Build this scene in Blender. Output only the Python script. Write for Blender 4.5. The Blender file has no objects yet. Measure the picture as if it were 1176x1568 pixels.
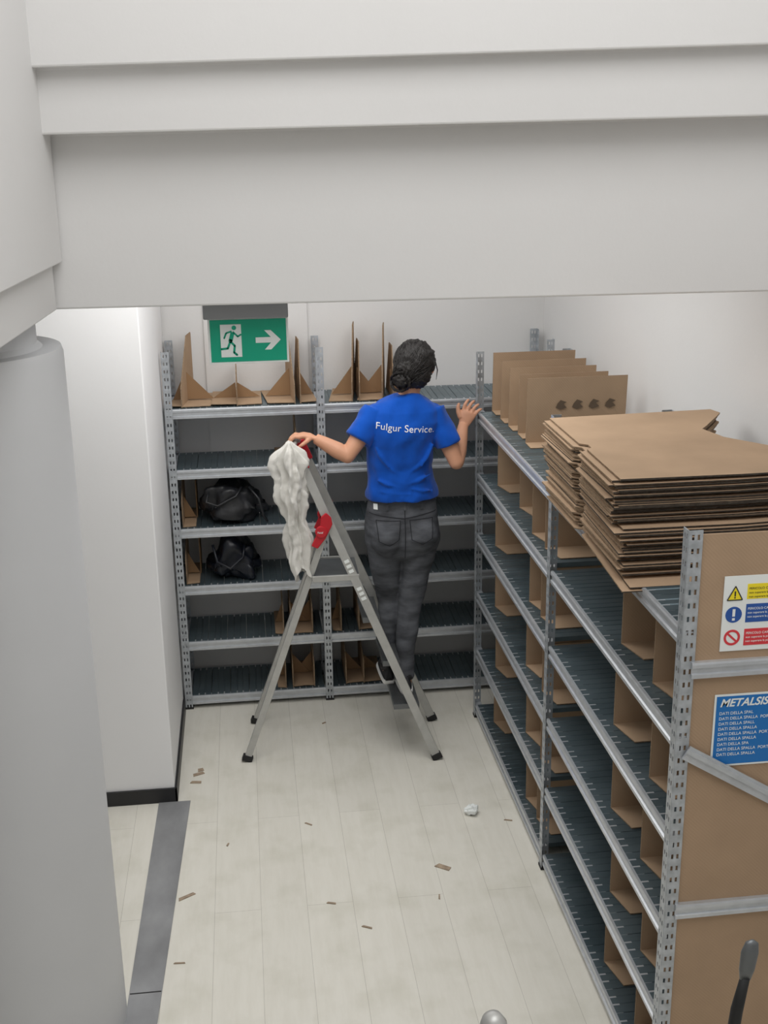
import bpy, bmesh, math, random
import numpy as np
from mathutils import Vector, Matrix, noise
random.seed(7)
S=bpy.context.scene
try:
    S.view_settings.view_transform='Standard'
    S.view_settings.look='None'
except Exception: pass

# ------------------------------------------------------------ materials
def mat(name,col,rough=.6,metal=0.,var=.0,scale=8.,bump=0.,bscale=None,stretch=(1,1,1),spec=.5,sheen=0.,detail=4):
    m=bpy.data.materials.new(name); m.use_nodes=True
    nt=m.node_tree; b=nt.nodes['Principled BSDF']
    b.inputs['Base Color'].default_value=(*col,1); b.inputs['Roughness'].default_value=rough
    b.inputs['Metallic'].default_value=metal
    b.inputs['Specular IOR Level'].default_value=spec
    if sheen: b.inputs['Sheen Weight'].default_value=sheen
    tc=nt.nodes.new('ShaderNodeTexCoord'); mp=nt.nodes.new('ShaderNodeMapping')
    mp.inputs['Scale'].default_value=stretch
    nt.links.new(tc.outputs['Object'],mp.inputs['Vector'])
    if var>0:
        n=nt.nodes.new('ShaderNodeTexNoise'); n.inputs['Scale'].default_value=scale; n.inputs['Detail'].default_value=detail
        nt.links.new(mp.outputs[0],n.inputs['Vector'])
        r=nt.nodes.new('ShaderNodeValToRGB')
        r.color_ramp.elements[0].position=.3; r.color_ramp.elements[1].position=.7
        r.color_ramp.elements[0].color=(*[max(0,c*(1-var)) for c in col],1)
        r.color_ramp.elements[1].color=(*[min(1,c*(1+var)) for c in col],1)
        nt.links.new(n.outputs['Fac'],r.inputs[0]); nt.links.new(r.outputs[0],b.inputs['Base Color'])
    if bump>0:
        n2=nt.nodes.new('ShaderNodeTexNoise'); n2.inputs['Scale'].default_value=bscale or scale*3; n2.inputs['Detail'].default_value=5
        nt.links.new(mp.outputs[0],n2.inputs['Vector'])
        bp=nt.nodes.new('ShaderNodeBump'); bp.inputs['Strength'].default_value=bump; bp.inputs['Distance'].default_value=.01
        nt.links.new(n2.outputs['Fac'],bp.inputs['Height']); nt.links.new(bp.outputs[0],b.inputs['Normal'])
    return m

def srgb(r,g,b):
    return tuple(((c/255)/12.92 if c/255<=.04045 else ((c/255+.055)/1.055)**2.4) for c in (r,g,b))

M_wall=mat('painted_plaster',srgb(222,221,220),.75,var=.015,scale=1.5,bump=.04,bscale=60)
M_pillar=mat('pillar_paint',srgb(240,240,241),.7,var=.01,scale=2,bump=.03,bscale=60)
M_col=mat('column_paint',srgb(206,207,209),.6,var=.02,scale=2,bump=.05,bscale=25)
M_black=mat('black_trim',srgb(32,32,34),.45)
M_ceil=mat('ceiling_paint',srgb(235,235,235),.8)
M_galv=mat('galvanised_steel',srgb(198,202,207),.3,metal=.5,var=.07,scale=25,bump=.03,bscale=120,stretch=(1,1,1))
M_galv2=mat('galvanised_post',srgb(178,183,188),.36,metal=.42,var=.2,scale=30)
M_alu=mat('aluminium',srgb(184,184,181),.38,metal=.4,var=.08,scale=20)
M_alud=mat('aluminium_dark',srgb(110,113,115),.4,metal=.6,var=.08,scale=20)
M_red=mat('red_plastic',srgb(190,28,42),.4)
M_rubber=mat('black_rubber',srgb(25,25,26),.6)
M_cloth=mat('white_cloth',srgb(216,214,208),.9,var=.03,scale=14,bump=.3,bscale=40,sheen=.3)
M_strip=mat('steel_floor_strip',srgb(146,147,149),.5,metal=.3,var=.22,scale=7,stretch=(1,.5,1),detail=8)
M_shirt=mat('blue_cotton',srgb(6,78,178),.85,var=.05,scale=1.5,bump=.9,bscale=1.0,stretch=(16,10,6),sheen=.15,spec=.2)
M_jeans=mat('dark_grey_denim',srgb(85,87,92),.9,var=.40,scale=1.3,bump=.6,bscale=1.0,stretch=(7,7,20),spec=.2,detail=8)
M_seam=mat('denim_seam',srgb(50,51,55),.9,spec=.2)
M_skin=mat('skin',srgb(206,152,122),.55,var=.05,scale=12,bump=.03,bscale=80)
M_hair=mat('dark_hair',srgb(26,22,21),.5,var=.3,scale=40,bump=.6,bscale=60,stretch=(3,3,.6))
M_white=mat('white_print',srgb(238,238,238),.6)
M_shoe=mat('black_shoe_mesh',srgb(34,34,37),.7,var=.2,scale=60)
M_sole=mat('shoe_sole',srgb(226,226,224),.6)
M_bag=mat('black_leather',srgb(34,35,38),.42,var=.2,scale=14,bump=.4,bscale=18)
M_bag2=mat('navy_nylon',srgb(18,22,32),.4,var=.2,scale=14,bump=.4,bscale=18)
M_green=mat('exit_green',srgb(0,164,130),.45)
M_signw=mat('sign_white',srgb(236,240,238),.45)
M_grey=mat('grey_bracket',srgb(150,152,156),.5,metal=.3)
M_yel=mat('sign_yellow',srgb(244,222,40),.5)
M_blue=mat('sign_blue',srgb(38,84,160),.5)
M_blue2=mat('label_blue',srgb(22,112,186),.45)
M_redp=mat('sign_red',srgb(214,58,66),.5)
M_dark=mat('dark_print',srgb(40,40,42),.7)
M_mark=mat('faded_print',srgb(96,80,64),.8)
M_lip=mat('lips',srgb(170,90,85),.5)
M_scrap=mat('scrap_board',srgb(160,142,122),.9,var=.25,scale=40)

def cardboard(name,col):
    m=bpy.data.materials.new(name); m.use_nodes=True; nt=m.node_tree; b=nt.nodes['Principled BSDF']
    b.inputs['Roughness'].default_value=.85; b.inputs['Specular IOR Level'].default_value=.2
    tc=nt.nodes.new('ShaderNodeTexCoord')
    n=nt.nodes.new('ShaderNodeTexNoise'); n.inputs['Scale'].default_value=5; n.inputs['Detail'].default_value=6
    nt.links.new(tc.outputs['Object'],n.inputs['Vector'])
    r=nt.nodes.new('ShaderNodeValToRGB'); r.color_ramp.elements[0].position=.25; r.color_ramp.elements[1].position=.75
    r.color_ramp.elements[0].color=(*[c*.88 for c in col],1); r.color_ramp.elements[1].color=(*[c*1.07 for c in col],1)
    nt.links.new(n.outputs['Fac'],r.inputs[0]); nt.links.new(r.outputs[0],b.inputs['Base Color'])
    w=nt.nodes.new('ShaderNodeTexWave'); w.inputs['Scale'].default_value=55; w.inputs['Distortion'].default_value=.4
    w.bands_direction='DIAGONAL'
    nt.links.new(tc.outputs['Object'],w.inputs['Vector'])
    bp=nt.nodes.new('ShaderNodeBump'); bp.inputs['Strength'].default_value=.08; bp.inputs['Distance'].default_value=.003
    nt.links.new(w.outputs['Fac'],bp.inputs['Height']); nt.links.new(bp.outputs[0],b.inputs['Normal'])
    return m
M_cb=cardboard('cardboard',srgb(174,148,122))
M_cbd=cardboard('cardboard_inner',srgb(150,120,90))
M_cbe=mat('cardboard_edge',srgb(140,120,99),.9,var=.35,scale=60,stretch=(1,1,4),spec=.1)
M_cbg=mat('cardboard_dark_edge',srgb(70,64,58),.9,var=.3,scale=60,spec=.1)

def shelf_mat():
    m=bpy.data.materials.new('shelf_panel_steel'); m.use_nodes=True; nt=m.node_tree; b=nt.nodes['Principled BSDF']
    b.inputs['Metallic'].default_value=.6; b.inputs['Roughness'].default_value=.36
    tc=nt.nodes.new('ShaderNodeTexCoord'); n=nt.nodes.new('ShaderNodeTexNoise'); n.inputs['Scale'].default_value=6; n.inputs['Detail'].default_value=6
    nt.links.new(tc.outputs['Object'],n.inputs['Vector'])
    r=nt.nodes.new('ShaderNodeValToRGB'); r.color_ramp.elements[0].position=.3; r.color_ramp.elements[1].position=.7
    r.color_ramp.elements[0].color=(*srgb(88,104,111),1); r.color_ramp.elements[1].color=(*srgb(112,127,134),1)
    nt.links.new(n.outputs['Fac'],r.inputs[0]); nt.links.new(r.outputs[0],b.inputs['Base Color'])
    return m
M_shelf=shelf_mat()

def floor_mat():
    m=bpy.data.materials.new('whitewashed_planks'); m.use_nodes=True; nt=m.node_tree; b=nt.nodes['Principled BSDF']
    b.inputs['Roughness'].default_value=.4; b.inputs['Specular IOR Level'].default_value=.4
    tc=nt.nodes.new('ShaderNodeTexCoord'); mp=nt.nodes.new('ShaderNodeMapping')
    mp.inputs['Rotation'].default_value=(0,0,math.radians(90))
    nt.links.new(tc.outputs['Object'],mp.inputs['Vector'])
    br=nt.nodes.new('ShaderNodeTexBrick'); br.offset=.37; br.inputs['Scale'].default_value=1
    br.inputs['Brick Width'].default_value=1.9; br.inputs['Row Height'].default_value=.19
    br.inputs['Mortar Size'].default_value=.0011; br.inputs['Mortar Smooth'].default_value=.3; br.inputs['Bias'].default_value=0
    br.inputs['Color1'].default_value=(*srgb(228,225,215),1); br.inputs['Color2'].default_value=(*srgb(224,221,211),1)
    br.inputs['Mortar'].default_value=(*srgb(194,190,180),1)
    nt.links.new(mp.outputs[0],br.inputs['Vector'])
    mp2=nt.nodes.new('ShaderNodeMapping'); mp2.inputs['Scale'].default_value=(9,1.3,1)
    nt.links.new(tc.outputs['Object'],mp2.inputs['Vector'])
    n=nt.nodes.new('ShaderNodeTexNoise'); n.inputs['Scale'].default_value=3; n.inputs['Detail'].default_value=9; n.inputs['Roughness'].default_value=.65
    nt.links.new(mp2.outputs[0],n.inputs['Vector'])
    r=nt.nodes.new('ShaderNodeValToRGB'); r.color_ramp.elements[0].position=.25; r.color_ramp.elements[1].position=.6
    r.color_ramp.elements[0].color=(.86,.85,.82,1); r.color_ramp.elements[1].color=(1,1,1,1)
    nt.links.new(n.outputs['Fac'],r.inputs[0])
    n3=nt.nodes.new('ShaderNodeTexNoise'); n3.inputs['Scale'].default_value=5; n3.inputs['Detail'].default_value=9
    nt.links.new(tc.outputs['Object'],n3.inputs['Vector'])
    r3=nt.nodes.new('ShaderNodeValToRGB'); r3.color_ramp.elements[0].position=.28; r3.color_ramp.elements[1].position=.5
    r3.color_ramp.elements[0].color=(.87,.87,.84,1); r3.color_ramp.elements[1].color=(1,1,1,1)
    nt.links.new(n3.outputs['Fac'],r3.inputs[0])
    mx=nt.nodes.new('ShaderNodeMixRGB'); mx.blend_type='MULTIPLY'; mx.inputs[0].default_value=.5
    nt.links.new(br.outputs['Color'],mx.inputs[1]); nt.links.new(r.outputs[0],mx.inputs[2])
    mx2=nt.nodes.new('ShaderNodeMixRGB'); mx2.blend_type='MULTIPLY'; mx2.inputs[0].default_value=.8
    nt.links.new(mx.outputs[0],mx2.inputs[1]); nt.links.new(r3.outputs[0],mx2.inputs[2])
    nt.links.new(mx2.outputs[0],b.inputs['Base Color'])
    return m
M_floor=floor_mat()

# ------------------------------------------------------------ mesh helper
class MB:
    def __init__(s): s.v=[]; s.f=[]; s.m=[]
    def add(s,vs,fs,mi=0):
        o=len(s.v); s.v+= [tuple(v) for v in vs]; s.f+=[tuple(i+o for i in f) for f in fs]; s.m+=[mi]*len(fs)
    def box(s,a,b,mi=0):
        x0,y0,z0=a; x1,y1,z1=b
        s.add([(x0,y0,z0),(x1,y0,z0),(x1,y1,z0),(x0,y1,z0),(x0,y0,z1),(x1,y0,z1),(x1,y1,z1),(x0,y1,z1)],
              [(0,3,2,1),(4,5,6,7),(0,1,5,4),(1,2,6,5),(2,3,7,6),(3,0,4,7)],mi)
    def prism(s,pts,d,mi=0,mi_side=None,side_fn=None):
        n=len(pts); d=Vector(d); P=[Vector(p) for p in pts]
        s.add(P+[p+d for p in P],[tuple(range(n))[::-1],tuple(range(n,2*n))],mi)
        o=len(s.v)-2*n
        for i in range(n):
            j=(i+1)%n
            s.f.append((o+i,o+j,o+n+j,o+n+i)); s.m.append(side_fn(i) if side_fn else (mi if mi_side is None else mi_side))
    def tube(s,pts,rad,seg=12,mi=0,flat=1.0,up=None,cap=True):
        P=[Vector(p) for p in pts]; n=len(P)
        if not hasattr(rad,'__len__'): rad=[rad]*n
        vs=[]; ref=None
        for i in range(n):
            t=(P[min(i+1,n-1)]-P[max(i-1,0)]).normalized()
            if ref is None:
                u=Vector(up) if up else (Vector((0,0,1)) if abs(t.z)<.9 else Vector((0,1,0)))
                ref=u
            a=(ref-t*ref.dot(t)).normalized(); b=t.cross(a); ref=a
            for k in range(seg):
                an=2*math.pi*k/seg
                vs.append(P[i]+a*math.cos(an)*rad[i]*flat+b*math.sin(an)*rad[i])
        fs=[]
        for i in range(n-1):
            for k in range(seg):
                k2=(k+1)%seg
                fs.append((i*seg+k,i*seg+k2,(i+1)*seg+k2,(i+1)*seg+k))
        if cap:
            fs.append(tuple(range(seg))[::-1]); fs.append(tuple(range((n-1)*seg,n*seg)))
        s.add(vs,fs,mi)
    def rbar(s,p0,p1,w,h,up=(0,0,1),mi=0):
        p0=Vector(p0);p1=Vector(p1); t=(p1-p0).normalized(); u=Vector(up); u=(u-t*u.dot(t)).normalized(); b=t.cross(u)
        c=[(-1,-1),(1,-1),(1,1),(-1,1)]
        vs=[p+b*x*w/2+u*y*h/2 for p in (p0,p1) for x,y in c]
        s.add(vs,[(3,2,1,0),(4,5,6,7),(0,1,5,4),(1,2,6,5),(2,3,7,6),(3,0,4,7)],mi)
    def ell(s,c,r,mi=0,seg=20,rg=12,rot=None):
        vs=[];fs=[]; c=Vector(c)
        for i in range(1,rg):
            th=math.pi*i/rg
            for k in range(seg):
                ph=2*math.pi*k/seg
                v=Vector((r[0]*math.sin(th)*math.cos(ph),r[1]*math.sin(th)*math.sin(ph),r[2]*math.cos(th)))
                if rot: v=rot@v
                vs.append(c+v)
        t=Vector((0,0,r[2]))
        if rot: t=rot@t
        vs+= [c+t,c-t]; T=len(vs)-2;B=T+1
        for i in range(rg-2):
            for k in range(seg):
                k2=(k+1)%seg; fs.append((i*seg+k,(i+1)*seg+k,(i+1)*seg+k2,i*seg+k2))
        for k in range(seg):
            k2=(k+1)%seg; fs.append((T,k,k2)); fs.append((B,(rg-2)*seg+k2,(rg-2)*seg+k))
        s.add(vs,fs,mi)
    def hloft(s,rings,seg=28,mi=0,power=2.3):
        vs=[];fs=[]
        for z,cx,cy,rx,ry in rings:
            for k in range(seg):
                an=2*math.pi*k/seg; c=math.cos(an); q=math.sin(an)
                e=2/power
                vs.append((cx+rx*math.copysign(abs(c)**e,c),cy+ry*math.copysign(abs(q)**e,q),z))
        n=len(rings)
        for i in range(n-1):
            for k in range(seg):
                k2=(k+1)%seg; fs.append((i*seg+k,i*seg+k2,(i+1)*seg+k2,(i+1)*seg+k))
        fs.append(tuple(range(seg))[::-1]); fs.append(tuple(range((n-1)*seg,n*seg)))
        s.add(vs,fs,mi)
    def obj(s,name,mats,parent=None,smooth=False,fixn=True,bevel=0):
        me=bpy.data.meshes.new(name); me.from_pydata(s.v,[],s.f)
        for m in (mats if isinstance(mats,(list,tuple)) else [mats]): me.materials.append(m)
        me.polygons.foreach_set('material_index',s.m)
        if smooth: me.polygons.foreach_set('use_smooth',[True]*len(me.polygons))
        if fixn:
            bm=bmesh.new(); bm.from_mesh(me); bmesh.ops.recalc_face_normals(bm,faces=bm.faces); bm.to_mesh(me); bm.free()
        me.update()
        o=bpy.data.objects.new(name,me); S.collection.objects.link(o)
        if parent: o.parent=parent
        if bevel:
            b=o.modifiers.new('bevel','BEVEL'); b.width=bevel; b.segments=2; b.limit_method='ANGLE'
        return o
def empty(name):
    e=bpy.data.objects.new(name,None); S.collection.objects.link(e); e.empty_display_size=.1; return e
def text(name,body,loc,size,mt,parent,rot=(math.pi/2,0,0),align='LEFT',ext=.0004,off=0):
    c=bpy.data.curves.new(name,'FONT'); c.body=body; c.size=size; c.extrude=ext; c.align_x=align; c.offset=off
    c.materials.append(mt)
    o=bpy.data.objects.new(name,c); S.collection.objects.link(o); o.location=loc; o.rotation_euler=rot; o.parent=parent
    return o

# ------------------------------------------------------------ room shell
BY=.42
def rwx(y): return 2.09+(BY-y)*.094     # right wall runs slightly outwards
b=MB(); b.box((-3,-8,-.1),(4,BY+.1,0)); b.obj('floor',M_floor)
b=MB(); b.box((-3,BY,0),(2.3,BY+.12,3.1)); b.obj('wall_back',M_wall)
b=MB(); b.box((.21,BY-.015,0),(.77,BY-.001,2.94)); b.obj('trim_1',M_wall)
b=MB(); b.prism([(rwx(BY),BY,0),(rwx(-8),-8,0),(rwx(-8)+.15,-8,0),(rwx(BY)+.15,BY,0)],(0,0,5.0)); b.obj('wall_right',M_wall)
b=MB(); b.box((-3.1,-8,0),(-3,BY,5.0)); b.obj('wall_left',M_wall)
b=MB(); b.box((-3,-8.1,0),(4,-8,5.0)); b.obj('wall_front',M_wall)
b=MB(); b.prism([(-3,BY,2.95),(rwx(BY),BY,2.95),(rwx(-2.1),-2.1,2.95),(-3,-2.1,2.95)],(0,0,.12)); b.obj('ceiling',M_ceil)
# cross beam with stepped faces
b=MB()
prof=[(-2.35,2.535),(-2.35,3.047),(-2.47,3.047),(-2.47,3.225),(-2.525,3.225),(-2.525,4.9),(-2.08,4.9),(-2.08,2.535)]
profR=[(-2.35,2.525),(-2.35,3.078),(-2.47,3.078),(-2.47,3.282),(-2.525,3.282),(-2.525,4.9),(-2.08,4.9),(-2.08,2.525)]
xr=rwx(-2.3)+.02
b.add([(-3,y,z) for y,z in prof]+[(-.13,y,z) for y,z in prof]+[(xr,y,z) for y,z in profR],
      [tuple(range(8))[::-1],tuple(range(16,24))]+[(s*8+i,s*8+(i+1)%8,(s+1)*8+(i+1)%8,(s+1)*8+i) for s in (0,1) for i in range(8)])
b.obj('ceiling_beam',M_wall,bevel=.006)
# longitudinal beam on the left over the column (slightly skewed)
b=MB()
def lx(y): return -.108-(-2.35-y)*.058
y0,y1=-2.36,-7.9
b.prism([(lx(y0)-.03,y0,2.535),(lx(y1)-.03,y1,2.535),(-1.0,y1,2.535),(-1.0,y0,2.535)],(0,0,.144))
b.prism([(lx(y0),y0,2.679),(lx(y1),y1,2.679),(-1.0,y1,2.679),(-1.0,y0,2.679)],(0,0,2.3))
b.obj('wall_upper_left',M_wall,bevel=.004)
# round column
b=MB(); cx,cy,cr=-.432,-2.47,.315
prof=[(0,cr),(2.42,cr),(2.44,cr-.006),(2.44,cr-.06),(2.455,cr-.075),(2.54,cr-.075)]
b.tube([(cx,cy,z) for z,r in prof],[r for z,r in prof],seg=96)
o=b.obj('round_column',M_col,smooth=True)
m=o.modifiers.new('es','EDGE_SPLIT'); m.split_angle=math.radians(40)
# square pillar + baseboard
b=MB(); b.box((-.75,-.98,0),(-.012,BY-.02,2.95)); b.obj('square_pillar',M_pillar,bevel=.006)
b=MB(); b.box((-.76,-.992,0),(0,-.981,.075)); b.box((-.011,-.992,0),(0,-.02,.075)); b.obj('baseboard_pillar',M_black,bevel=.002)
# steel floor strip
b=MB(); b.prism([(-.09,-.993,.001),(.06,-.993,.001),(-.087,-4.5,.001),(-.163,-4.5,.001)],(0,0,.003)); b.obj('trim_2',M_strip)
b=MB(); b.box((-.115,-2.36,.0041),(.0,-2.354,.0048)); b.obj('trim_3',M_black)

# ------------------------------------------------------------ shelving
def lflange(b,origin,du,W,H,mi=0):
    o=Vector(origin); du=Vector(du)
    cu=[0,.008,.0145,.0225,.029,.037]; pitch=.04; n=int(H/pitch)
    vs=[];idx={}
    rows=[]
    for i in range(n):
        z=i*pitch
        rows+= [z,z+.012,z+.028]
    rows.append(n*pitch)
    for r,z in enumerate(rows):
        for c,u in enumerate(cu):
            idx[(r,c)]=len(vs); vs.append(o+du*(u*W/.037)+Vector((0,0,z)))
    fs=[]
    for r in range(len(rows)-1):
        for c in range(5):
            if r%3==1 and c in (1,3): continue
            fs.append((idx[(r,c)],idx[(r,c+1)],idx[(r+1,c+1)],idx[(r+1,c)]))
    b.add(vs,fs,mi)
def post(name,x,y,sx,sy,par,H=2.0):
    b=MB(); lflange(b,(x,y,0),(sx,0,0),.040,H); lflange(b,(x,y,0),(0,sy,0),.040,H)
    o=b.obj(name,M_galv2,par,fixn=False); m=o.modifiers.new('sol','SOLIDIFY'); m.thickness=.0022; m.offset=0
    b=MB(); b.box((min(x,x+sx*.04)-.003,min(y,y+sy*.04)-.003,0),(max(x,x+sx*.04)+.003,max(y,y+sy*.04)+.003,.012)); b.obj(name+'_foot',M_rubber,par)
def beam(b,p0,p1,out,h=.052):
    p0=Vector(p0);p1=Vector(p1);o=Vector(out)
    pr=[(-.03,h/2),(.004,h/2),(.006,h/2-.006),(.006,h/2-.016),(.0,h/2-.019),(.0,-h/2+.017),(.006,-h/2+.014),(.006,-h/2+.002),(.0,-h/2),(-.022,-h/2),(-.022,-h/2+.004),(-.004,-h/2+.004),(-.004,h/2-.004),(-.03,h/2-.004)]
    b.prism([p0+o*u+Vector((0,0,z)) for u,z in pr],p1-p0)
LV=[.05+.325*k for k in range(6)]
def panels(b,x0,x1,y0,y1,z,along='x',w=.1):
    a0,a1=(x0,x1) if along=='x' else (y0,y1)
    n=max(1,round((a1-a0)/w)); ww=(a1-a0)/n
    for i in range(n):
        s=a0+i*ww
        prof=[(0,-.02),(0,0),(.006,.0),(ww*.3,0),(ww*.32,-.0025),(ww*.36,-.0025),(ww*.38,0),(ww*.62,0),(ww*.64,-.0025),(ww*.68,-.0025),(ww*.70,0),(ww-.003,0),(ww-.003,-.02)]
        if along=='x': b.prism([(s+u,y0,z+q) for u,q in prof],(0,y1-y0,0))
        else: b.prism([(x0,s+u,z+q) for u,q in prof],(x1-x0,0,0))
# back unit
U=empty('metal_shelving_unit')
D=.385
xs=[0,.785,2.045]
for i,x in enumerate(xs):
    sg=-1 if i==2 else 1
    post('post_front_%d'%(i+1),x,0,sg,1,U); post('post_rear_%d'%(i+1),x,D,sg,-1,U)
for k,z in enumerate(LV):
    b=MB()
    for i in range(2):
        beam(b,(xs[i]+(.004 if i==0 else .04),.009,z),(xs[i+1]-.002,.009,z),(0,-1,0)); beam(b,(xs[i]+.004,D-.009,z),(xs[i+1],D-.009,z),(0,1,0))
        beam(b,(xs[i]+.03,.012,z),(xs[i]+.03,D-.012,z),(1,0,0))
    b.obj('beams_%d'%(k+1),M_galv,U)
    b=MB()
    for i in range(2): panels(b,xs[i]+.04,xs[i+1]-.005,.014,D-.014,z+.027,'x')
    b.obj('shelf_%d'%(k+1),M_shelf,U)
# right unit (stands very slightly askew)
PV=Matrix.Translation((1.603,-3.202,0))@Matrix.Rotation(.011,4,'Z')@Matrix.Translation((-1.603,3.202,0))
U2=empty('metal_shelving_unit'); U2.matrix_world=PV
X1,X2=1.603,2.085
ys=[-.294,-1.748,-3.202]
for i,y in enumerate(ys):
    sg=1 if i==2 else -1
    post('post_front_%d'%(i+1),X1,y,1,sg,U2); post('post_rear_%d'%(i+1),X2,y,-1,sg,U2)
for k,z in enumerate(LV):
    b=MB()
    for i in range(2):
        beam(b,(X1+.009,ys[i]-(.04 if i==1 else .003),z),(X1+.009,ys[i+1]+.002,z),(-1,0,0)); beam(b,(X2-.009,ys[i],z),(X2-.009,ys[i+1],z),(1,0,0))
    b.obj('beams_%d'%(k+1),M_galv,U2)
    b=MB()
    for i in range(2): panels(b,X1+.014,X2-.014,ys[i+1]+.04,ys[i]-.04,z+.027,'y',.12)
    b.obj('shelf_%d'%(k+1),M_shelf,U2)
# end frame bars
b=MB()
for z in (1.585,.79,.06):
    beam(b,(X1+.03,ys[2]-.006,z),(X2,ys[2]-.006,z),(0,-1,0),h=.05)
b.rbar((X1+.03,ys[2]-.010,1.33),(X2,ys[2]-.010,1.05),.006,.045,up=(0,0,1))
b.rbar((X1+.03,ys[2]-.016,1.338),(X2,ys[2]-.016,1.058),.006,.014,up=(0,0,1))
b.obj('end_frame_bars',M_galv,U2)

# ------------------------------------------------------------ cardboard on shelves
TH=.005
JZ=0
def divider_yz(b,x,z0,h,gus,y0=.03,y1=.37,front=.10,flap=.15,lean=0,yaw=0):
    global JZ; JZ=(JZ+1)%5
    ym=y1-.12; xm=x+yaw*(ym-y0)/(y1-y0)
    b.prism([(x,y0,z0),(x,y0,z0+front),(xm+lean,ym,z0+h),(x+yaw+lean,y1,z0+h),(x+yaw,y1,z0)],(TH,0,0),0,2)
    for gi,g in enumerate(gus):
        zz=z0+.001+JZ*.0011+gi*.0055
        b.prism([(x,y0,zz),(x+g*flap,y0+.01,zz),(x+yaw+g*flap,y1,zz),(x+yaw,y1,zz)],(0,0,.004),0,2)
        xg=x+yaw*.15/(y1-y0); yg=y0+.15+JZ*.006
        b.prism([(xg,yg,z0+.013),(xg+g*flap*.95,yg,z0+.013),(xg+g*.004,yg,z0+min(h*.55,.16))],(0,TH,0),1,2)
def divider_xz(b,y,z0,h,x0=1.64,x1=2.05,flap=.14,low=.0):
    b.prism([(x0,y,z0),(x1,y,z0),(x1,y,z0+h),(x0+low,y,z0+h),(x0,y,z0+h-low)],(0,TH,0),0,2)
    if flap: b.prism([(x0,y,z0+.001),(x0+.03,y-flap,z0+.001),(x1,y-flap,z0+.001),(x1,y,z0+.001)],(0,0,.004),0,2)
CB=[M_cb,M_cbd,M_cbe]
T=LV[5]+.028
b=MB()
divider_yz(b,.085,T,.34,[1,-.5],yaw=.05); divider_yz(b,.37,T,.17,[1,-1],front=.12,flap=.13)
divider_yz(b,.67,T,.35,[-1],flap=.14,yaw=-.03); divider_yz(b,.70,T,.30,[1],lean=.02,flap=.09,yaw=-.02)
divider_yz(b,.97,T,.37,[-1],flap=.12,yaw=.045); divider_yz(b,1.01,T,.28,[1],lean=.02,flap=.12)
divider_yz(b,1.13,T,.36,[-1],flap=.13,yaw=.05); divider_yz(b,1.19,T,.25,[1],lean=.02,flap=.1)
def sm(x,lv,h,g,fl=.11): divider_yz(b,x,LV[lv]+.028,h,g,front=.14,flap=fl)
sm(.67,4,.24,[-1]); sm(.60,1,.25,[1]); sm(.72,1,.25,[-1]); sm(.56,1,.22,[-.4]); sm(.60,0,.25,[1]); sm(.72,0,.25,[-1]); sm(.56,0,.22,[-.4])
sm(.88,1,.25,[-.4]); sm(.98,1,.23,[1]); sm(.90,0,.25,[1]); sm(1.0,0,.2,[1])
b.obj('cardboard_dividers',CB)
for lv in (3,2):
    b=MB(); sm(.05,lv,.25,[1],.07); b.box((.12,.20,LV[lv]+.03),(.125,.36,LV[lv]+.24),1); b.obj('cardboard_divider',CB)
b=MB()
for lv in range(5):
    z=LV[lv]+.028; r=random.uniform
    divider_xz(b,-.55+r(-.03,.05),z,.24,x0=1.66); divider_xz(b,-1.30+r(-.04,.04),z,.245,x0=1.645); divider_xz(b,-1.52+r(-.03,.03),z,.22,x0=1.65)
    divider_xz(b,-1.95+r(-.03,.03),z,.22,x0=1.82,flap=.1)
    divider_xz(b,-2.52+r(-.03,.03),z,.26,x0=1.655); divider_xz(b,-2.86+r(-.03,.03),z,.26,x0=1.655)
divider_xz(b,-.95,LV[4]+.028,.2,x0=1.68)
o=b.obj('cardboard_dividers',CB); o.matrix_world=PV
# tall sheets on the top shelf
b=MB()
for i,(y,h,x0,x1) in enumerate([(-.34,.30,1.645,2.06),(-.52,.29,1.65,2.065),(-.68,.285,1.655,2.07),(-.84,.285,1.665,2.08),(-1.02,.30,1.66,2.115)]):
    b.prism([(x0,y,T),(x1,y,T),(x1,y-.02,T+h),(x0,y-.02,T+h)],(0,TH,0),0,2)
    b.prism([(x0,y,T+.001),(x1,y,T+.001),(x1,y-.1,T+.001),(x0,y-.1,T+.001)],(0,0,.004),0,2)
for j in range(4):
    x=1.79+j*.075; z=T+.175
    yy=-1.02-.02*.68-.0012
    b.prism([(x,yy,z-.012),(x+.022,yy,z-.022),(x+.05,yy,z-.012),(x+.034,yy,z+.004),(x+.05,yy,z+.012),(x+.022,yy,z+.022),(x+.008,yy,z+.006)],(0,-.0008,0),3)
b.obj('cardboard_sheets',[M_cb,M_cbd,M_cbe,M_mark])
# big stack of flat boxes
b=MB(); z=T+.012
random.seed(3)
def blank(b,z,dx,dy,th,ext=0,dark=False,skew=0):
    pts=[(1.545,-1.885),(1.90,-1.86),(2.185,-1.84),(2.20,-1.90),(2.17,-1.95),(2.07,-2.10),(2.04,-2.14),(2.07,-2.27),(2.20,-2.44),(2.235,-2.49),(2.235,-2.72-ext),(1.95,-2.735-ext),(1.555,-2.735-ext),(1.555,-2.36),(1.575,-2.34),(1.575,-2.30),(1.55,-2.28)]
    pts=[(x+dx+skew*(y+2.3),y+dy) for x,y in pts]
    ta=random.uniform(-.004,.004); tb_=random.uniform(-.004,.004)
    b.prism([(x,y,z+ta*(x-1.9)+tb_*(y+2.3)-max(0,-2.74-y)*.22) for x,y in pts],(0,0,th),0,side_fn=lambda i:(2 if (dark or i in (10,11)) else 1))
zt=2.018
i=0
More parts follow.
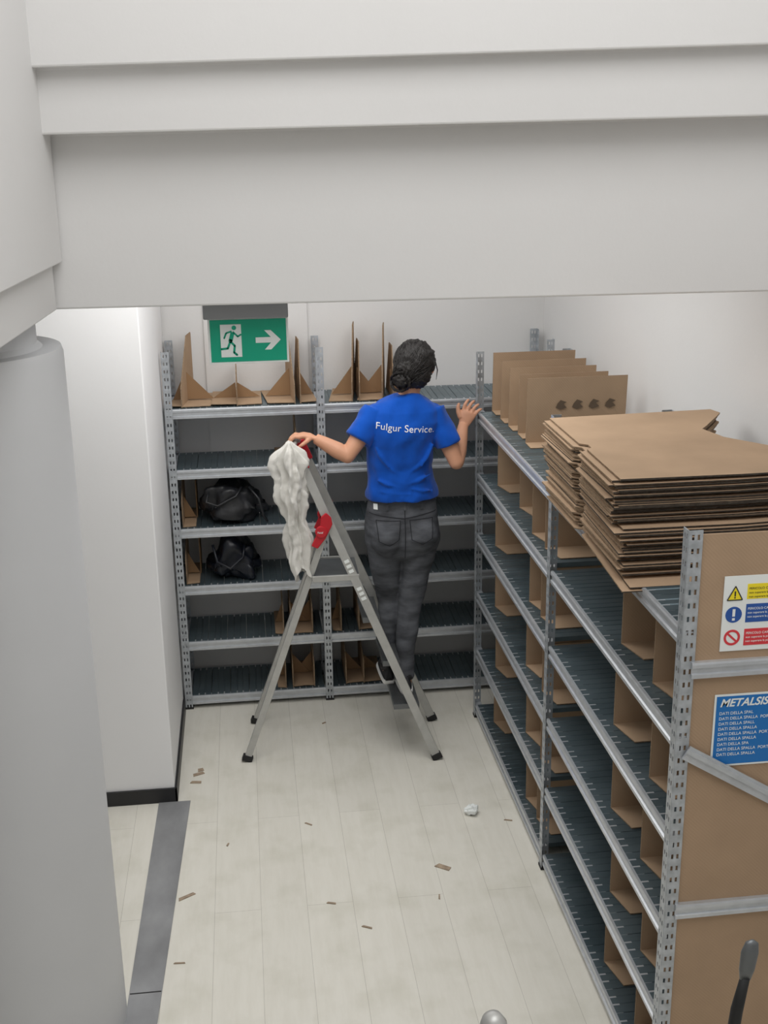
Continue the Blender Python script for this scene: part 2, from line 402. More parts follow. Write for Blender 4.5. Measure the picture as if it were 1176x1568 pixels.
while z<zt-.008:
    f=(z-T)/(zt-T)
    th=random.choice([.0042,.0048,.006])
    ext=.0
    if i in (0,1): ext=.11
    elif f<.52: ext=random.uniform(.035,.05)
    if i%9==8: ext-=.02
    blank(b,z,random.uniform(-.012,.008)+(-.012 if f>.52 else .004)+(-.014 if i%7==0 else 0),random.uniform(-.01,.012),th,ext,dark=(i%5==1),skew=random.uniform(-.014,.014))
    z+=th+random.choice([.0006,.0012,.003]); i+=1
blank(b,zt-.006,0,0,.006)
b.obj('cardboard_stack',[M_cb,M_cbe,M_cbg])
# end panel
b=MB(); b.box((1.628,-3.196,.02),(2.075,-3.19,1.985)); b.obj('cardboard_end_panel',[M_cb])
yp=-3.1975
SG=empty('warning_sign')
b=MB(); b.box((1.715,yp-.002,1.635),(1.935,yp,1.86)); b.obj('plate',M_signw,SG)
yy=yp-.0022
b=MB(); b.box((1.783,yy-.0006,1.79),(1.93,yy,1.835)); b.prism([(1.728,yy,1.79),(1.768,yy,1.79),(1.748,yy,1.828)],(0,-.0006,0)); b.obj('yellow_panel',M_yel,SG)
b=MB(); b.box((1.783,yy-.0006,1.72),(1.93,yy,1.775)); b.tube([(1.748,yy,1.745),(1.748,yy-.0006,1.745)],.024,24); b.obj('blue_panel',M_blue,SG)
b=MB(); b.box((1.783,yy-.0006,1.65),(1.93,yy,1.70))
for k in range(24):
    a0=2*math.pi*k/24;a1=2*math.pi*(k+1)/24
    b.prism([(1.748+r*math.cos(a),yy,1.676+r*math.sin(a)) for r,a in ((.024,a0),(.024,a1),(.017,a1),(.017,a0))],(0,-.0006,0))
b.rbar((1.733,yy-.0004,1.69),(1.763,yy-.0004,1.662),.0006,.006); b.obj('red_panel',M_redp,SG)
b=MB(); b.box((1.746,yy-.0013,1.80),(1.750,yy-.0008,1.815)); b.box((1.746,yy-.0013,1.794),(1.750,yy-.0008,1.798))
for p_,q_ in (((1.726,1.789),(1.770,1.789)),((1.770,1.789),(1.748,1.830)),((1.748,1.830),(1.726,1.789))): b.rbar((p_[0],yy-.001,p_[1]),(q_[0],yy-.001,q_[1]),.0006,.003)
b.obj('symbol_black',M_dark,SG)
b=MB(); b.box((1.744,yy-.0013,1.74),(1.752,yy-.0008,1.762)); b.box((1.744,yy-.0013,1.728),(1.752,yy-.0008,1.735)); b.obj('symbol_white',M_signw,SG)
for zz,s_ in ((1.818,M_dark),(1.758,M_signw),(1.684,M_signw)):
    for r in range(3): text('caption','PERICOLO CARICO MASSIMO' if r==0 else 'non superare la portata',(1.788,yy-.0009,zz-r*.012),.0095 if r==0 else .009,s_,SG,ext=.0002)
LB=empty('information_label')
b=MB(); b.box((1.712,yp-.002,1.27),(1.955,yp,1.50)); b.obj('label_border',M_signw,LB)
b=MB(); b.box((1.718,yp-.0026,1.276),(1.95,yp-.0021,1.494)); b.obj('label_plate',M_blue2,LB)
o=text('heading','METALSISTEM',(1.728,yp-.003,1.462),.034,M_signw,LB,ext=.0002,off=.0008); o.data.shear=.3
for r in range(9):
    text('line','DATI DELLA SPALLA  PORTATA  kg'[:random.randint(14,30)],(1.728,yp-.003,1.436-r*.0165),.013,M_signw,LB,ext=.0002)

# ------------------------------------------------------------ exit sign
E=empty('exit_sign'); ey=-2.2
b=MB(); b.box((.30,ey-.03,2.472),(.575,ey+.03,2.53)); b.obj('mounting_bracket',M_grey,E,bevel=.004)
b=MB(); b.box((.312,ey-.006,2.322),(.574,ey+.006,2.474)); b.obj('board',M_signw,E,bevel=.002)
b=MB(); b.box((.319,ey-.0075,2.329),(.567,ey-.0062,2.467)); b.obj('green_face',M_green,E)
yw=ey-.0078
b=MB(); b.prism([(.352,yw,2.345),(.42,yw,2.345),(.42,yw,2.452),(.352,yw,2.452)],(0,-.0008,0))
ax,az=.508,2.398
b.prism([(ax-.042,yw,az-.009),(ax+.008,yw,az-.009),(ax-.013,yw,az-.032),(ax+.008,yw,az-.032),(ax+.04,yw,az),(ax+.008,yw,az+.032),(ax-.013,yw,az+.032),(ax+.008,yw,az+.009),(ax-.042,yw,az+.009)],(0,-.0008,0))
b.obj('white_symbols',M_signw,E)
b=MB(); ym=yw-.0014
def fl(pts,w):
    for p,q in zip(pts[:-1],pts[1:]):
        b.rbar((p[0],ym,p[1]),(q[0],ym,q[1]),.0008,w)
        b.tube([(q[0],ym-.0004,q[1]),(q[0],ym+.0004,q[1])],w/2,12)
b.tube([(.397,ym-.0004,2.441),(.397,ym+.0004,2.441)],.0075,16)
fl([(.392,2.426),(.384,2.398)],.013); fl([(.384,2.396),(.397,2.382),(.394,2.36),(.403,2.352)],.007); fl([(.383,2.396),(.374,2.374),(.352,2.372)],.007)
fl([(.393,2.428),(.408,2.412),(.418,2.418)],.0055); fl([(.389,2.430),(.371,2.424),(.364,2.408)],.0055)
b.obj('running_figure',M_green,E)

# ------------------------------------------------------------ step ladder
L=empty('step_ladder')
NR=(Vector((1.30,-.76,0)),Vector((.64,-.585,1.615))); FR=(Vector((1.34,-.33,0)),Vector((.665,-.415,1.615)))
def on(R,z): t=z/(R[1].z); return R[0].lerp(R[1],t)
NS=(Vector((.33,-.64,0)),on(NR,1.23)+Vector((-.02,-.0,0))); FS=(Vector((.38,-.22,0)),on(FR,1.23)+Vector((-.02,0,0)))
b=MB()
for R in (NR,FR): b.rbar(R[0],R[1],.022,.043,up=(1,0,.4))
for R in (NS,FS): b.rbar(R[0],R[1],.02,.034,up=(1,0,-.3))
b.tube([NR[1]+Vector((.005,0,-.01)),NR[1]+Vector((-.005,.02,.012)),FR[1]+Vector((-.005,-.02,.012)),FR[1]+Vector((.005,0,-.01))],.012,12)
for z in (.25,.62):
    p=NS[0].lerp(NS[1],z/1.23); q=FS[0].lerp(FS[1],z/1.23); b.rbar(p,q,.012,.026)
b.obj('rails',M_alu,L,bevel=.004)
b=MB()
for z in (.30,.53,.76):
    p=on(NR,z); q=on(FR,z)
    w_=.095 if z<.4 else .05
    b.box((p.x-w_,p.y+.012,z-.028),(p.x+.035,q.y-.012,z))
    for j in range(6 if z<.4 else 4): b.box((p.x-w_+.005+j*.021,p.y+.016,z),(p.x-w_+.013+j*.021,q.y-.016,z+.002))
p=on(NR,.985);q=on(FR,.985)
b.box((p.x-.19,p.y+.012,.96),(p.x+.03,q.y-.012,.985))
b.obj('steps',M_alud,L,bevel=.003)
b=MB()
b.rbar((p.x-.20,p.y-.006,.975),(p.x+.03,p.y-.006,.975),.012,.03); b.rbar((p.x-.20,q.y+.006,.975),(p.x+.03,q.y+.006,.975),.012,.03)
b.obj('platform_trim',M_alu,L,bevel=.002)
b=MB()
def hinge(R,s):
    c=on(R,1.19)+Vector((-.03,0,.07)); y=c.y+s*.016
    b.prism([(c.x-.085,y,1.145),(c.x-.055,y,1.13),(c.x-.015,y,1.18),(c.x+.02,y,1.25),(c.x+.015,y,1.285),(c.x-.01,y,1.31),(c.x-.035,y,1.29),(c.x-.04,y,1.24)],(0,s*.012,0))
    b.tube([(c.x-.035,y,1.215),(c.x-.035,y+s*.018,1.215)],.030,20)
hinge(NR,-1); hinge(FR,1)
for R in (NR,FR):
    p0=on(R,1.515); p1=on(R,1.615); b.rbar(p0,p1,.032,.055,up=(1,0,.4))
b.obj('red_fittings',M_red,L,bevel=.004)
c=on(NR,1.19)+Vector((-.03,0,.07))
text('maker_label','Facal',(c.x-.054,c.y-.0345,1.210),.014,M_signw,L,ext=.0003)
b=MB()
for R in (NR,FR,NS,FS):
    d=(R[1]-R[0]).normalized(); b.rbar(R[0]+Vector((0,0,.003)),R[0]+d*.035,.032,.052,up=(1,0,.2))
b.obj('rubber_feet',M_rubber,L,bevel=.003)
b=MB()
for z0 in (.86,.885,.91,1.0,1.025,1.05):
    p0=on(NR,z0)+Vector((0,-.0125,0));p1=on(NR,z0+.015)+Vector((0,-.0125,0)); b.rbar(p0,p1,.001,.024,up=(1,0,.4))
b.obj('stickers',M_signw,L)

# white cloth draped on the ladder top
b=MB(); seg=72; rows=60; vs=[];fs=[]
for r in range(rows+1):
    t=r/rows; z=1.66-t*.665
    wx=.022+.046*min(1,t*7)-.030*t+.008*math.sin(t*9)
    cxx=.612-.012*min(1,t*3)+.050*t; wy=.042+.010*math.sin(t*6)
    if t<.06: wx*=.5+t*8; wy*=.5+t*8
    for k in range(seg):
        a=2*math.pi*k/seg
        f=1+.26*math.sin(4*a+t*4+2*noise.noise(Vector((t*4,1,0))))+.17*math.sin(9*a-t*6)+.12*math.sin(15*a+5*t)+.32*noise.noise(Vector((math.cos(a)*1.6,math.sin(a)*1.6,t*6)))+.2*noise.noise(Vector((math.cos(a)*4,math.sin(a)*4,t*22)))
        vs.append((cxx+wx*f*math.cos(a)+.014*noise.noise(Vector((t*6,0,a))),-.622+wy*f*math.sin(a),z-.02*math.sin(2*a+1)*t+ .035*math.sin(3*a)*max(0,t-.8)*3))
for r in range(rows):
    for k in range(seg):
        k2=(k+1)%seg; fs.append((r*seg+k,r*seg+k2,(r+1)*seg+k2,(r+1)*seg+k))
fs.append(tuple(range(seg))); b.add(vs,fs); o=b.obj('white_cloth',M_cloth,smooth=True)

# ------------------------------------------------------------ bags
def bag(name,x0,x1,y,z0,h,m,handles):
    par=empty(name); b=MB(); c=((x0+x1)/2,y,z0+h*.5); vs=[]
    seg,rg=48,28; rx=(x1-x0)/2
    for i in range(rg+1):
        th=math.pi*i/rg
        for k in range(seg):
            ph=2*math.pi*k/seg
            d=Vector((math.sin(th)*math.cos(ph),math.sin(th)*math.sin(ph),math.cos(th)))
            e=[math.copysign(abs(q)**.7,q) for q in d]
            f=1+.42*noise.noise(d*1.5+Vector((x0*9,z0*7,0)))+.16*noise.noise(d*3.7+Vector((z0,0,0)))+.05*noise.noise(d*9)
            z=c[2]+e[2]*h*.5*f
            if e[2]>0: z-= (abs(e[0])**1.5)*h*.26
            vs.append((c[0]+e[0]*rx*f*(1-.2*max(0,e[2])),c[1]+e[1]*.12*f,max(z,z0+.002)))
    fs=[(i*seg+k,(i+1)*seg+k,(i+1)*seg+(k+1)%seg,i*seg+(k+1)%seg) for i in range(rg) for k in range(seg)]
    b.add(vs,fs); b.obj('body',m,par,smooth=True)
    b=MB()
    for hh in handles:
        b.tube(hh,.007,8)
    b.obj('straps',m,par,smooth=True)
zb=LV[3]+.029
bag('black_handbag',.16,.47,.16,zb,.23,M_bag,[[(.20,.08,zb+.19),(.18,.04,zb+.13),(.24,.03,zb+.11),(.34,.03,zb+.16),(.37,.06,zb+.20)],[(.41,.06,zb+.20),(.46,.03,zb+.14),(.48,.02,zb+.05),(.50,.03,zb+.012)]])
zb=LV[2]+.029
bag('navy_handbag',.19,.44,.15,zb,.24,M_bag2,[[(.20,.06,zb+.21),(.22,.03,zb+.12),(.29,.02,zb+.08),(.36,.03,zb+.14),(.37,.06,zb+.2)]])

# ------------------------------------------------------------ scraps, tape
b=MB(); random.seed(11)
def scrap(x,y,l,w,a,mi=0):
    a=math.radians(a); c,s=math.cos(a),math.sin(a)
    pts=[(-l/2,-w/2),(l/2,-w/2*.7),(l/2*.9,w/2),(-l/2*.8,w/2*.9)]
    b.prism([(x+c*u-s*v,y+s*u+c*v,.0008) for u,v in pts],(0,0,.003),mi)
for x,y,l,w,a in [(1.17,-1.71,.07,.03,-40),(.07,-1.77,.08,.018,30),(.09,-.74,.06,.025,20),(.08,-.82,.055,.022,-10),(.1,-.70,.03,.03,10),(1.53,-1.38,.04,.008,-20),(.61,-1.28,.04,.008,-40),(.67,-1.9,.04,.010,-20),(.80,-2.08,.045,.010,-30),(.06,-2.2,.045,.007,-5),(1.12,-1.92,.035,.007,80),(.24,-1.4,.025,.008,70),(.75,-.28,.025,.010,30)]:
    scrap(x,y,l,w,a)
b.obj('paper_scraps',[M_scrap])
b=MB(); b.ell((1.37,-1.30,.022),(.032,.026,.022),seg=24,rg=16)
b.v=[(x+.012*noise.noise(Vector((x,y,z))*70),y+.012*noise.noise(Vector((y,z,x))*70),max(.001,z+.012*noise.noise(Vector((z,x,y))*70))) for x,y,z in b.v]
b.obj('crumpled_tape',M_signw)

# ------------------------------------------------------------ foreground rail ends
R=empty('stair_handrail')
b=MB(); b.tube([(.868,-4.2,0),(.868,-4.2,1.27),(.866,-4.2,1.305),(.862,-4.2,1.322),(.860,-4.2,1.328)],[.03,.03,.028,.02,.008],24); b.obj('newel_post',M_alu,R,smooth=True)
b=MB(); b.tube([(.83,-4.35,1.26),(.85,-4.30,1.275),(.875,-4.25,1.28),(.90,-4.23,1.25)],.016,16); b.obj('rail_bend',M_rubber,R,smooth=True)
P=empty('metal_pole')
b=MB(); b.tube([(1.375,-4.2,0),(1.375,-4.2,1.15),(1.385,-4.2,1.28),(1.397,-4.2,1.36)],[.013,.013,.013,.010],14); b.obj('shaft',M_rubber,P,smooth=True)
b=MB(); b.tube([(1.397,-4.2,1.355),(1.399,-4.2,1.38),(1.402,-4.2,1.42),(1.405,-4.2,1.443),(1.405,-4.2,1.45)],[.012,.017,.019,.014,.004],18,flat=.6,up=(0,1,0)); b.obj('head',M_alud,P,smooth=True)

# ------------------------------------------------------------ WOMAN
W=empty('woman')
def finish(o,vox,sm=6,it=None):
    r=o.modifiers.new('remesh','REMESH'); r.mode='VOXEL'; r.voxel_size=vox; r.use_smooth_shade=True
    s=o.modifiers.new('smooth','SMOOTH'); s.factor=.5; s.iterations=sm
HC=Vector((1.245,-.455,1.975))
yaw=math.radians(-22); HR=Matrix.Rotation(yaw,3,'Z')@Matrix.Rotation(math.radians(4),3,'X')
def hp(x,y,z): return HC+HR@Vector((x,y,z))
Lsh=Vector((1.035,-.50,1.752));Lel=Vector((.892,-.565,1.565));Lwr=Vector((.742,-.525,1.648))
Rsh=Vector((1.325,-.49,1.748));Rel=Vector((1.428,-.545,1.505));Rwr=Vector((1.492,-.375,1.645))
b=MB()
b.hloft([(1.10,1.165,-.47,.14,.09),(1.3,1.165,-.47,.14,.09),(1.5,1.155,-.475,.125,.085),(1.65,1.165,-.485,.15,.095),(1.75,1.178,-.49,.15,.08),(1.80,1.185,-.485,.10,.06)])
b.tube([(1.19,-.485,1.78),(1.205,-.478,1.84),(1.228,-.465,1.92)],[.062,.05,.052],20)
b.ell(hp(0,0,.015),(.078,.094,.098),rot=HR); b.ell(hp(0,.035,-.035),(.062,.065,.075),rot=HR); b.ell(hp(0,.062,-.082),(.03,.03,.027),rot=HR)
b.ell(hp(0,.104,-.018),(.012,.016,.02),rot=HR,seg=12,rg=8); b.ell(hp(0,.098,0.005),(.009,.012,.026),rot=HR,seg=12,rg=8)
for s in (-1,1):
    b.ell(hp(s*.08,.0,-.01),(.010,.02,.032),rot=HR,seg=12,rg=8); b.ell(hp(s*.04,.07,-.03),(.026,.024,.022),rot=HR,seg=12,rg=8)
def limb(pts,rad,seg=18): b.tube(pts,rad,seg)
def bl(p,q,t): return p.lerp(q,t)
limb([Lsh,bl(Lsh,Lel,.5),Lel],[.05,.046,.037]); b.ell(Lel,(.037,.037,.037)); limb([Lel,bl(Lel,Lwr,.3),bl(Lel,Lwr,.7),Lwr],[.037,.041,.033,.025])
limb([Rsh,bl(Rsh,Rel,.5),Rel],[.05,.046,.038]); b.ell(Rel,(.038,.038,.038)); limb([Rel,bl(Rel,Rwr,.3),bl(Rel,Rwr,.7),Rwr],[.038,.041,.033,.025])
# left hand gripping the ladder top bar
b.tube([Lwr+Vector((.02,0,-.01)),Lwr,Vector((.715,-.517,1.658)),Vector((.685,-.51,1.661)),Vector((.662,-.507,1.657))],[.024,.026,.036,.041,.038],18,flat=.42,up=(0,0,1))
for j,(dy,l) in enumerate([(-.031,1.0),(-.0105,1.1),(.0105,1.03),(.031,.85)]):
    y=-.507+dy; l1=.032*l
    p=[(.672,y,1.657),(.664-l1*.6,y,1.662),(.664-l1*1.15,y,1.650),(.664-l1*1.4,y,1.634),(.664-l1*1.35,y,1.614-.004*l)]
    b.tube(p,[.0095,.0092,.0088,.0082,.006],10)
b.tube([(.715,-.54,1.652),(.697,-.556,1.640),(.675,-.561,1.626),(.655,-.558,1.612)],[.013,.0115,.010,.007],10)
# right hand, fingers touching the post
kd=Vector((.42,.18,.85)).normalized(); ks=Vector((.80,-.15,-.45)).normalized()
Kc=Rwr+kd*.075
b.tube([Rwr-kd*.02,Rwr,Rwr+kd*.03,Rwr+kd*.06,Kc],[.024,.026,.034,.04,.037],18,flat=.42,up=tuple(kd.cross(ks)))
nrm=kd.cross(ks).normalized()
for j,(o_,l,sp) in enumerate([(-.030,.062,-.25),(-.010,.070,-.02),(.010,.066,.22),(.029,.054,.48)]):
    base=Kc+ks*o_-kd*.008; d=(kd+ks*sp*.55).normalized()
    p0=base;p1=base+d*l*.5-nrm*.004; d2=(d+ks*.30+nrm*.25).normalized(); p2=p1+d2*l*.33; d3=(d2+ks*.3+nrm*.35).normalized(); p3=p2+d3*l*.25
    b.tube([p0,p1,p2,p3],[.0098,.0090,.0082,.006],10)
tb=Rwr+kd*.028-ks*.028
b.tube([tb,tb-ks*.022+kd*.02,tb-ks*.034+kd*.042,tb-ks*.036+kd*.062],[.014,.0125,.0105,.007],10)
for pts in ([(1.085,-.46,1.17),(1.08,-.472,1.0),(1.10,-.434,.76),(1.106,-.436,.58),(1.096,-.420,.385),(1.092,-.42,.34)],[(1.245,-.46,1.17),(1.24,-.480,1.0),(1.196,-.50,.76),(1.175,-.54,.58),(1.162,-.555,.375),(1.164,-.555,.34)]):
    b.tube(pts,[.07,.058,.034,.034,.032,.033],16)
o=b.obj('body',M_skin,W,smooth=True); finish(o,.0036,5)
b=MB()
for s in (-1,1): b.ell(hp(s*.03,.088,.012),(.014,.008,.008),seg=14,rg=8,rot=HR)
b.obj('eyes',M_signw,W,smooth=True)
b=MB()
for s in (-1,1):
    b.ell(hp(s*.03,.0955,.012),(.006,.003,.006),seg=12,rg=8,rot=HR); b.tube([hp(s*.015,.098,.034),hp(s*.03,.098,.040),hp(s*.047,.088,.034)],.003,8)
b.obj('irises_and_brows',M_dark,W,smooth=True)
b=MB(); b.ell(hp(0,.100,-.050),(.022,.006,.006),seg=14,rg=8,rot=HR); b.obj('lips',M_lip,W,smooth=True)
# hair: cap + bun + strands
b=MB()
def hairblob(c,r,seg=56,rg=36,am=.10):
    o=len(b.v); b.ell(c,r,seg=seg,rg=rg,rot=HR)
    C=Vector(c)
    for i in range(o,len(b.v)):
        v=Vector(b.v[i])-C; d=v.normalized(); q=HR.transposed()@d
        ang=math.atan2(q.x,q.z+.001)
        f=1+am*noise.noise(d*3.2+C)+.03*math.sin(ang*26+5*noise.noise(d*2))+.02*noise.noise(Vector((ang*9,q.y*2,0)))
        b.v[i]=tuple(C+v*f)
hairblob(hp(0,-.022,.025),(.100,.098,.103))
hairblob(hp(0,-.055,-.03),(.085,.06,.075))
hairblob(hp(-.045,-.105,-.045),(.05,.045,.048),am=.2)
hairblob(hp(-.02,-.095,.005),(.06,.04,.05),am=.2)
b.obj('hair',M_hair,W,smooth=True)
b=MB(); random.seed(5)
for i in range(300):
    th=random.uniform(-2.9,2.9); el=random.uniform(-.2,1.4)
    d=Vector((math.sin(th)*math.cos(el),-abs(math.cos(th))*math.cos(el)*.9-.05 if random.random()<.8 else math.cos(th)*math.cos(el)*.5,math.sin(el)))
    p0=Vector((d.x*.102,d.y*.098-.022,d.z*.105+.025)); e=Vector((-.045+random.uniform(-.04,.04),-.125+random.uniform(-.02,.02),-.04+random.uniform(-.03,.03)))
    mid=(p0+e)/2; mid=mid.normalized()*(.110+random.uniform(0,.008)); mid.y-=.01
    b.tube([hp(*p0),hp(*((p0+mid)/2*1.07)),hp(*mid),hp(*((mid+e)/2*1.06)),hp(*e)],[.0012,.0018,.0018,.0015,.001],5)
for i in range(40):
    a=random.uniform(0,6.28); c=Vector((-.045,-.115,-.05)); pts=[]
    for k in range(7):
        aa=a+k*.5; rr=.045+random.uniform(-.004,.008); pts.append(hp(c.x+rr*math.cos(aa),c.y-.02+.01*math.sin(k+a*3),c.z+rr*math.sin(aa)))
    b.tube(pts,.0016,5)
for s in (-1,1):
    b.tube([hp(s*.09,.02,.02),hp(s*.098,.03,-.03),hp(s*.09,.035,-.08)],[.003,.003,.001],6)
b.obj('hair_strands',M_hair,W,smooth=True)
# shirt
b=MB()
b.hloft([(1.325,1.165,-.475,.180,.132),(1.35,1.165,-.475,.181,.132),(1.41,1.16,-.475,.168,.120),(1.48,1.155,-.478,.160,.112),(1.56,1.158,-.482,.163,.116),(1.64,1.165,-.488,.172,.124),(1.71,1.173,-.492,.182,.122),(1.765,1.18,-.492,.172,.103),(1.80,1.183,-.49,.135,.083),(1.825,1.188,-.487,.09,.07),(1.842,1.195,-.483,.066,.06)],seg=40)
for s in (-1,1): b.ell((1.165+s*.07,-.385,1.60),(.065,.045,.06))
b.ell((1.052,-.50,1.742),(.07,.066,.062)); b.ell((1.308,-.49,1.738),(.07,.066,.062))
d=(Lel-Lsh); b.tube([Lsh-d*.05,Lsh+d*.3,Lsh+d*.62],[.062,.064,.068],24)
d=(Rel-Rsh); b.tube([Rsh-d*.05,Rsh+d*.3,Rsh+d*.66],[.062,.062,.066],24)
# soft fabric folds across the lower back and from the armpits
for (p_,q_,r_) in [((1.03,-.578,1.44),(1.14,-.592,1.40),.010),((1.16,-.592,1.41),(1.30,-.575,1.46),.010),((1.05,-.582,1.38),(1.20,-.603,1.365),.011),((1.20,-.60,1.39),(1.31,-.575,1.375),.009),((1.03,-.572,1.60),(1.09,-.592,1.50),.010),((1.31,-.572,1.61),(1.25,-.59,1.50),.010),((1.06,-.578,1.53),(1.15,-.588,1.455),.009),((1.27,-.578,1.54),(1.19,-.588,1.47),.009)]:
    p_=Vector(p_);q_=Vector(q_); b.tube([p_,(p_+q_)/2+Vector((0,-.002,-.006)),q_],[r_*.5,r_,r_*.5],10)
o=b.obj('tshirt',M_shirt,W,smooth=True); finish(o,.0055,6)
tx=bpy.data.textures.new('folds','CLOUDS'); tx.noise_scale=.10; tx.noise_depth=1
m=o.modifiers.new('wr','DISPLACE'); m.texture=tx; m.strength=.026; m.mid_level=.5; m.texture_coords='GLOBAL'
shirt=o
# jeans
b=MB()
b.hloft([(1.345,1.165,-.47,.158,.108),(1.30,1.165,-.47,.168,.116),(1.24,1.165,-.47,.182,.124),(1.17,1.165,-.472,.190,.128),(1.09,1.165,-.475,.187,.122),(1.03,1.165,-.475,.168,.10),(1.00,1.165,-.475,.13,.07)][::-1],seg=40)
for s in (-1,1): b.ell((1.165+s*.082,-.545,1.135),(.090,.075,.10))
LL=[(1.082,-.465,1.15),(1.078,-.472,1.0),(1.086,-.458,.88),(1.100,-.432,.76),(1.106,-.440,.64),(1.106,-.432,.50),(1.096,-.420,.385)]
RL=[(1.248,-.465,1.15),(1.242,-.480,1.0),(1.222,-.490,.88),(1.196,-.500,.76),(1.180,-.530,.64),(1.168,-.55,.50),(1.162,-.555,.375)]
rr=[.104,.088,.071,.057,.055,.048,.045]
b.tube(LL,rr,24); b.tube(RL,rr,24)
o=b.obj('jeans',M_jeans,W,smooth=True); finish(o,.006,5)
tx2=bpy.data.textures.new('folds2','CLOUDS'); tx2.noise_scale=.11; tx2.noise_depth=1
m=o.modifiers.new('wr','DISPLACE'); m.texture=tx2; m.strength=.020; m.texture_coords='GLOBAL'
jeans=o
def shrink(o,tgt,off):
    s=o.modifiers.new('sw','SHRINKWRAP'); s.target=tgt; s.offset=off
    s.wrap_method='PROJECT'; s.use_project_x=False; s.use_project_y=True; s.use_positive_direction=True; s.use_negative_direction=False
    return s
def patch(name,outline,tgt,mt,off=.003,n=14,y=-.72):
    tl,tr,br,blc=[Vector(p) for p in outline]; vs=[];fs=[]
    for i in range(n+1):
        for j in range(n+1):
            u=j/n;v=i/n; p=tl.lerp(tr,u).lerp(blc.lerp(br,u),v); vs.append((p.x,y,p.y))
    for i in range(n):
        for j in range(n): fs.append((i*(n+1)+j,i*(n+1)+j+1,(i+1)*(n+1)+j+1,(i+1)*(n+1)+j))
    q=MB(); q.add(vs,fs); o=q.obj(name,mt,W,smooth=True,fixn=False); shrink(o,tgt,off); return o
for s,nm in ((-1,'left'),(1,'right')):
    c=1.165+s*.082
    patch('back_pocket_'+nm,[(c-.058,1.232),(c+.058,1.232),(c+.050,1.12),(c-.050,1.12)],jeans,M_jeans,.0035)
    for (a,bb) in (((c-.058,1.232),(c+.058,1.232)),((c-.058,1.232),(c-.050,1.135)),((c+.058,1.232),(c+.050,1.135)),((c-.050,1.135),(c,1.112)),((c+.050,1.135),(c,1.112))):
        w=.0020; patch('pocket_stitch_'+nm,[(a[0]-w,a[1]+w),(bb[0]+w,bb[1]+w),(bb[0]+w,bb[1]-w),(a[0]-w,a[1]-w)] if abs(a[1]-bb[1])<.03 else [(a[0]-w,a[1]),(a[0]+w,a[1]),(bb[0]+w,bb[1]),(bb[0]-w,bb[1])],jeans,M_seam,.0046,n=10)
patch('centre_seam',[(1.163,1.29),(1.167,1.29),(1.167,1.03),(1.163,1.03)],jeans,M_seam,.003,n=16)
patch('yoke_seam',[(.995,1.265),(1.165,1.243),(1.165,1.239),(.995,1.261)],jeans,M_seam,.003,n=16)
patch('yoke_seam_r',[(1.165,1.243),(1.335,1.265),(1.335,1.261),(1.165,1.239)],jeans,M_seam,.003,n=16)
for x in (1.08,1.165,1.25): patch('belt_loop',[(x-.006,1.322),(x+.006,1.322),(x+.006,1.282),(x-.006,1.282)],jeans,M_jeans,.006,n=4)
patch('white_tag',[(1.015,1.312),(1.034,1.314),(1.034,1.285),(1.015,1.285)],jeans,M_signw,.008,n=3)
# back print
c=bpy.data.curves.new('print','FONT'); c.body='Fulgur Service.'; c.size=.047; c.align_x='CENTER'; c.space_character=1.03
to=bpy.data.objects.new('tmp_print',c); S.collection.objects.link(to)
bpy.context.view_layer.update()
me=bpy.data.meshes.new_from_object(to); bpy.data.objects.remove(to)
po=bpy.data.objects.new('back_print',me); S.collection.objects.link(po); me.materials.clear(); me.materials.append(M_white)
bm=bmesh.new(); bm.from_mesh(me); bmesh.ops.triangulate(bm,faces=bm.faces)
bmesh.ops.subdivide_edges(bm,edges=[e for e in bm.edges if e.calc_length()>.008],cuts=2,use_grid_fill=True)
bmesh.ops.transform(bm,matrix=Matrix.Translation((1.170,-.75,1.682))@Matrix.Rotation(math.radians(6),4,'Y')@Matrix.Rotation(math.radians(90),4,'X'),verts=bm.verts)
bm.to_mesh(me); bm.free()
po.parent=W; shrink(po,shirt,.0025)
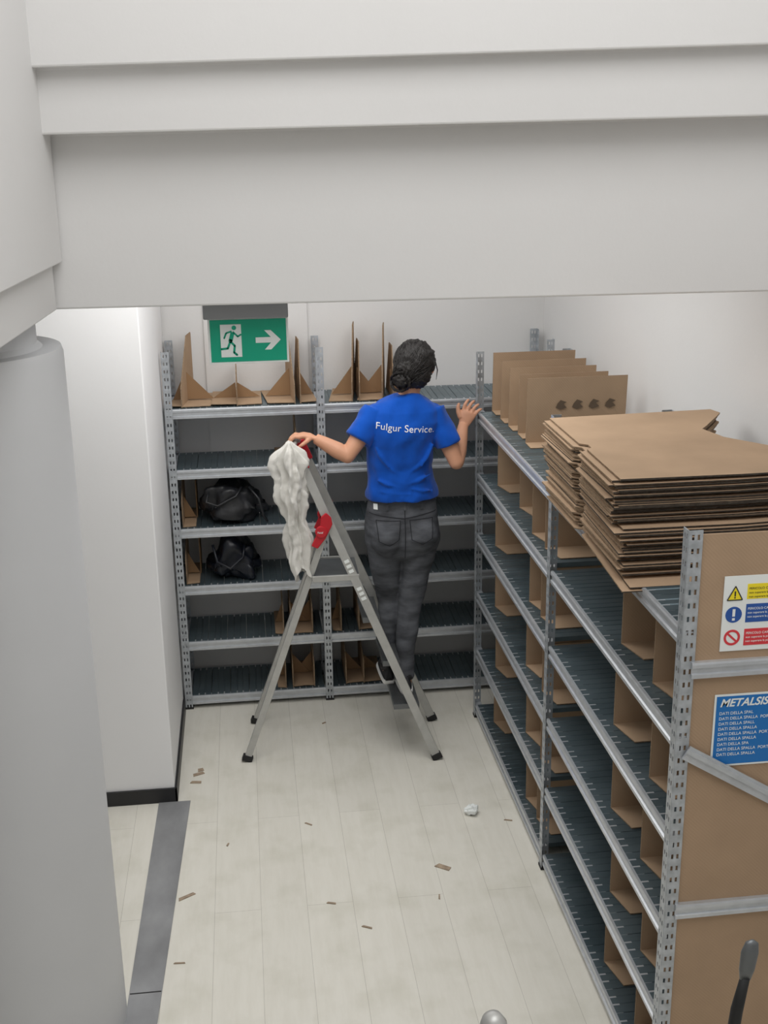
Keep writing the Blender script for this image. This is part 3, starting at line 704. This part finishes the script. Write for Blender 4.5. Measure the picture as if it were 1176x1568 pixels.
# shoes
def shoe(nm,cx,heel,toe,z):
    b=MB(); n=14; L_=toe-heel
    rings=[]
    for i in range(n+1):
        t=i/n; y=heel+t*L_
        w=(.030+.014*math.sin(min(t*1.25,1)*math.pi/2))*(1 if t<.85 else math.sqrt(max(0.03,1-((t-.85)/.16)**2)))
        if t<.08: w*=.8+2.5*t
        h=.072 if t<.35 else .072-.038*((t-.35)/.65)
        if t>.9: h*=.85
        rings.append((y,w,h))
    for mi,g in ((0,1.06),(1,1.0)):
        vs=[];fs=[]; seg=16
        for y,w,h in rings:
            for k in range(seg):
                a=2*math.pi*k/seg
                if mi==0: vs.append((cx+w*g*math.cos(a),y,z+.012+.012*(1 if math.sin(a)>0 else -1)*min(1,abs(math.sin(a))*3)))
                else: vs.append((cx+w*math.cos(a)*(1 if math.sin(a)<0 else .85),y,z+.02+max(0,math.sin(a))*h))
        for i in range(n):
            for k in range(seg): fs.append((i*seg+k,i*seg+(k+1)%seg,(i+1)*seg+(k+1)%seg,(i+1)*seg+k))
        fs.append(tuple(range(seg))); fs.append(tuple(range(n*seg,(n+1)*seg))[::-1])
        b.add(vs,fs,1-mi)
    b.tube([(cx,heel+.05,z+.07),(cx,heel+.052,z+.10)],[.04,.038],18,0)
    for k in range(4): b.tube([(cx-.022,heel+.11+k*.018,z+.082-k*.006),(cx,heel+.11+k*.018,z+.092-k*.006),(cx+.022,heel+.11+k*.018,z+.082-k*.006)],.003,6,1)
    b.obj(nm,[M_shoe,M_sole],W,smooth=True)
shoe('shoe_left',1.088,-.478,-.228,.302); shoe('shoe_right',1.164,-.612,-.358,.302)

# ------------------------------------------------------------ camera
p=[.435,-6.198,3.033,.118,.31,.014,1850.4]
a,bb,c=p[3:6]
f=np.array([math.sin(a)*math.cos(bb),math.cos(a)*math.cos(bb),-math.sin(bb)])
r0=np.array([math.cos(a),-math.sin(a),0]); d0=np.cross(f,r0)
r=math.cos(c)*r0+math.sin(c)*d0; d=-math.sin(c)*r0+math.cos(c)*d0
cam=bpy.data.cameras.new('camera'); cam.sensor_fit='VERTICAL'; cam.sensor_height=36; cam.sensor_width=27
cam.lens=p[6]/1600*36*1.0204; cam.shift_x=-12.24/1600; cam.shift_y=16.33/1600
co=bpy.data.objects.new('camera',cam); S.collection.objects.link(co)
co.matrix_world=Matrix(((r[0],-d[0],-f[0],p[0]),(r[1],-d[1],-f[1],p[1]),(r[2],-d[2],-f[2],p[2]),(0,0,0,1)))
cam.clip_start=.05
S.camera=co

# ------------------------------------------------------------ light
w=bpy.data.worlds.new('world'); S.world=w; w.use_nodes=True
w.node_tree.nodes['Background'].inputs[0].default_value=(.985,.99,1,1); w.node_tree.nodes['Background'].inputs[1].default_value=.78
def area(name,loc,rot,sx,sy,e,col=(1,1,1)):
    l=bpy.data.lights.new(name,'AREA'); l.shape='RECTANGLE'; l.size=sx; l.size_y=sy; l.energy=e; l.color=col
    o=bpy.data.objects.new(name,l); S.collection.objects.link(o); o.location=loc; o.rotation_euler=rot
area('skylight',(1.0,-4.6,4.8),(0,0,0),2.6,2.6,57,(1,.99,.97))
area('ceiling_lamp',(.65,-1.45,2.93),(0,0,0),1.9,1.1,28,(1,.99,.97))
area('ceiling_lamp',(.7,-.3,2.93),(0,0,0),2.0,.6,8,(1,.99,.97))
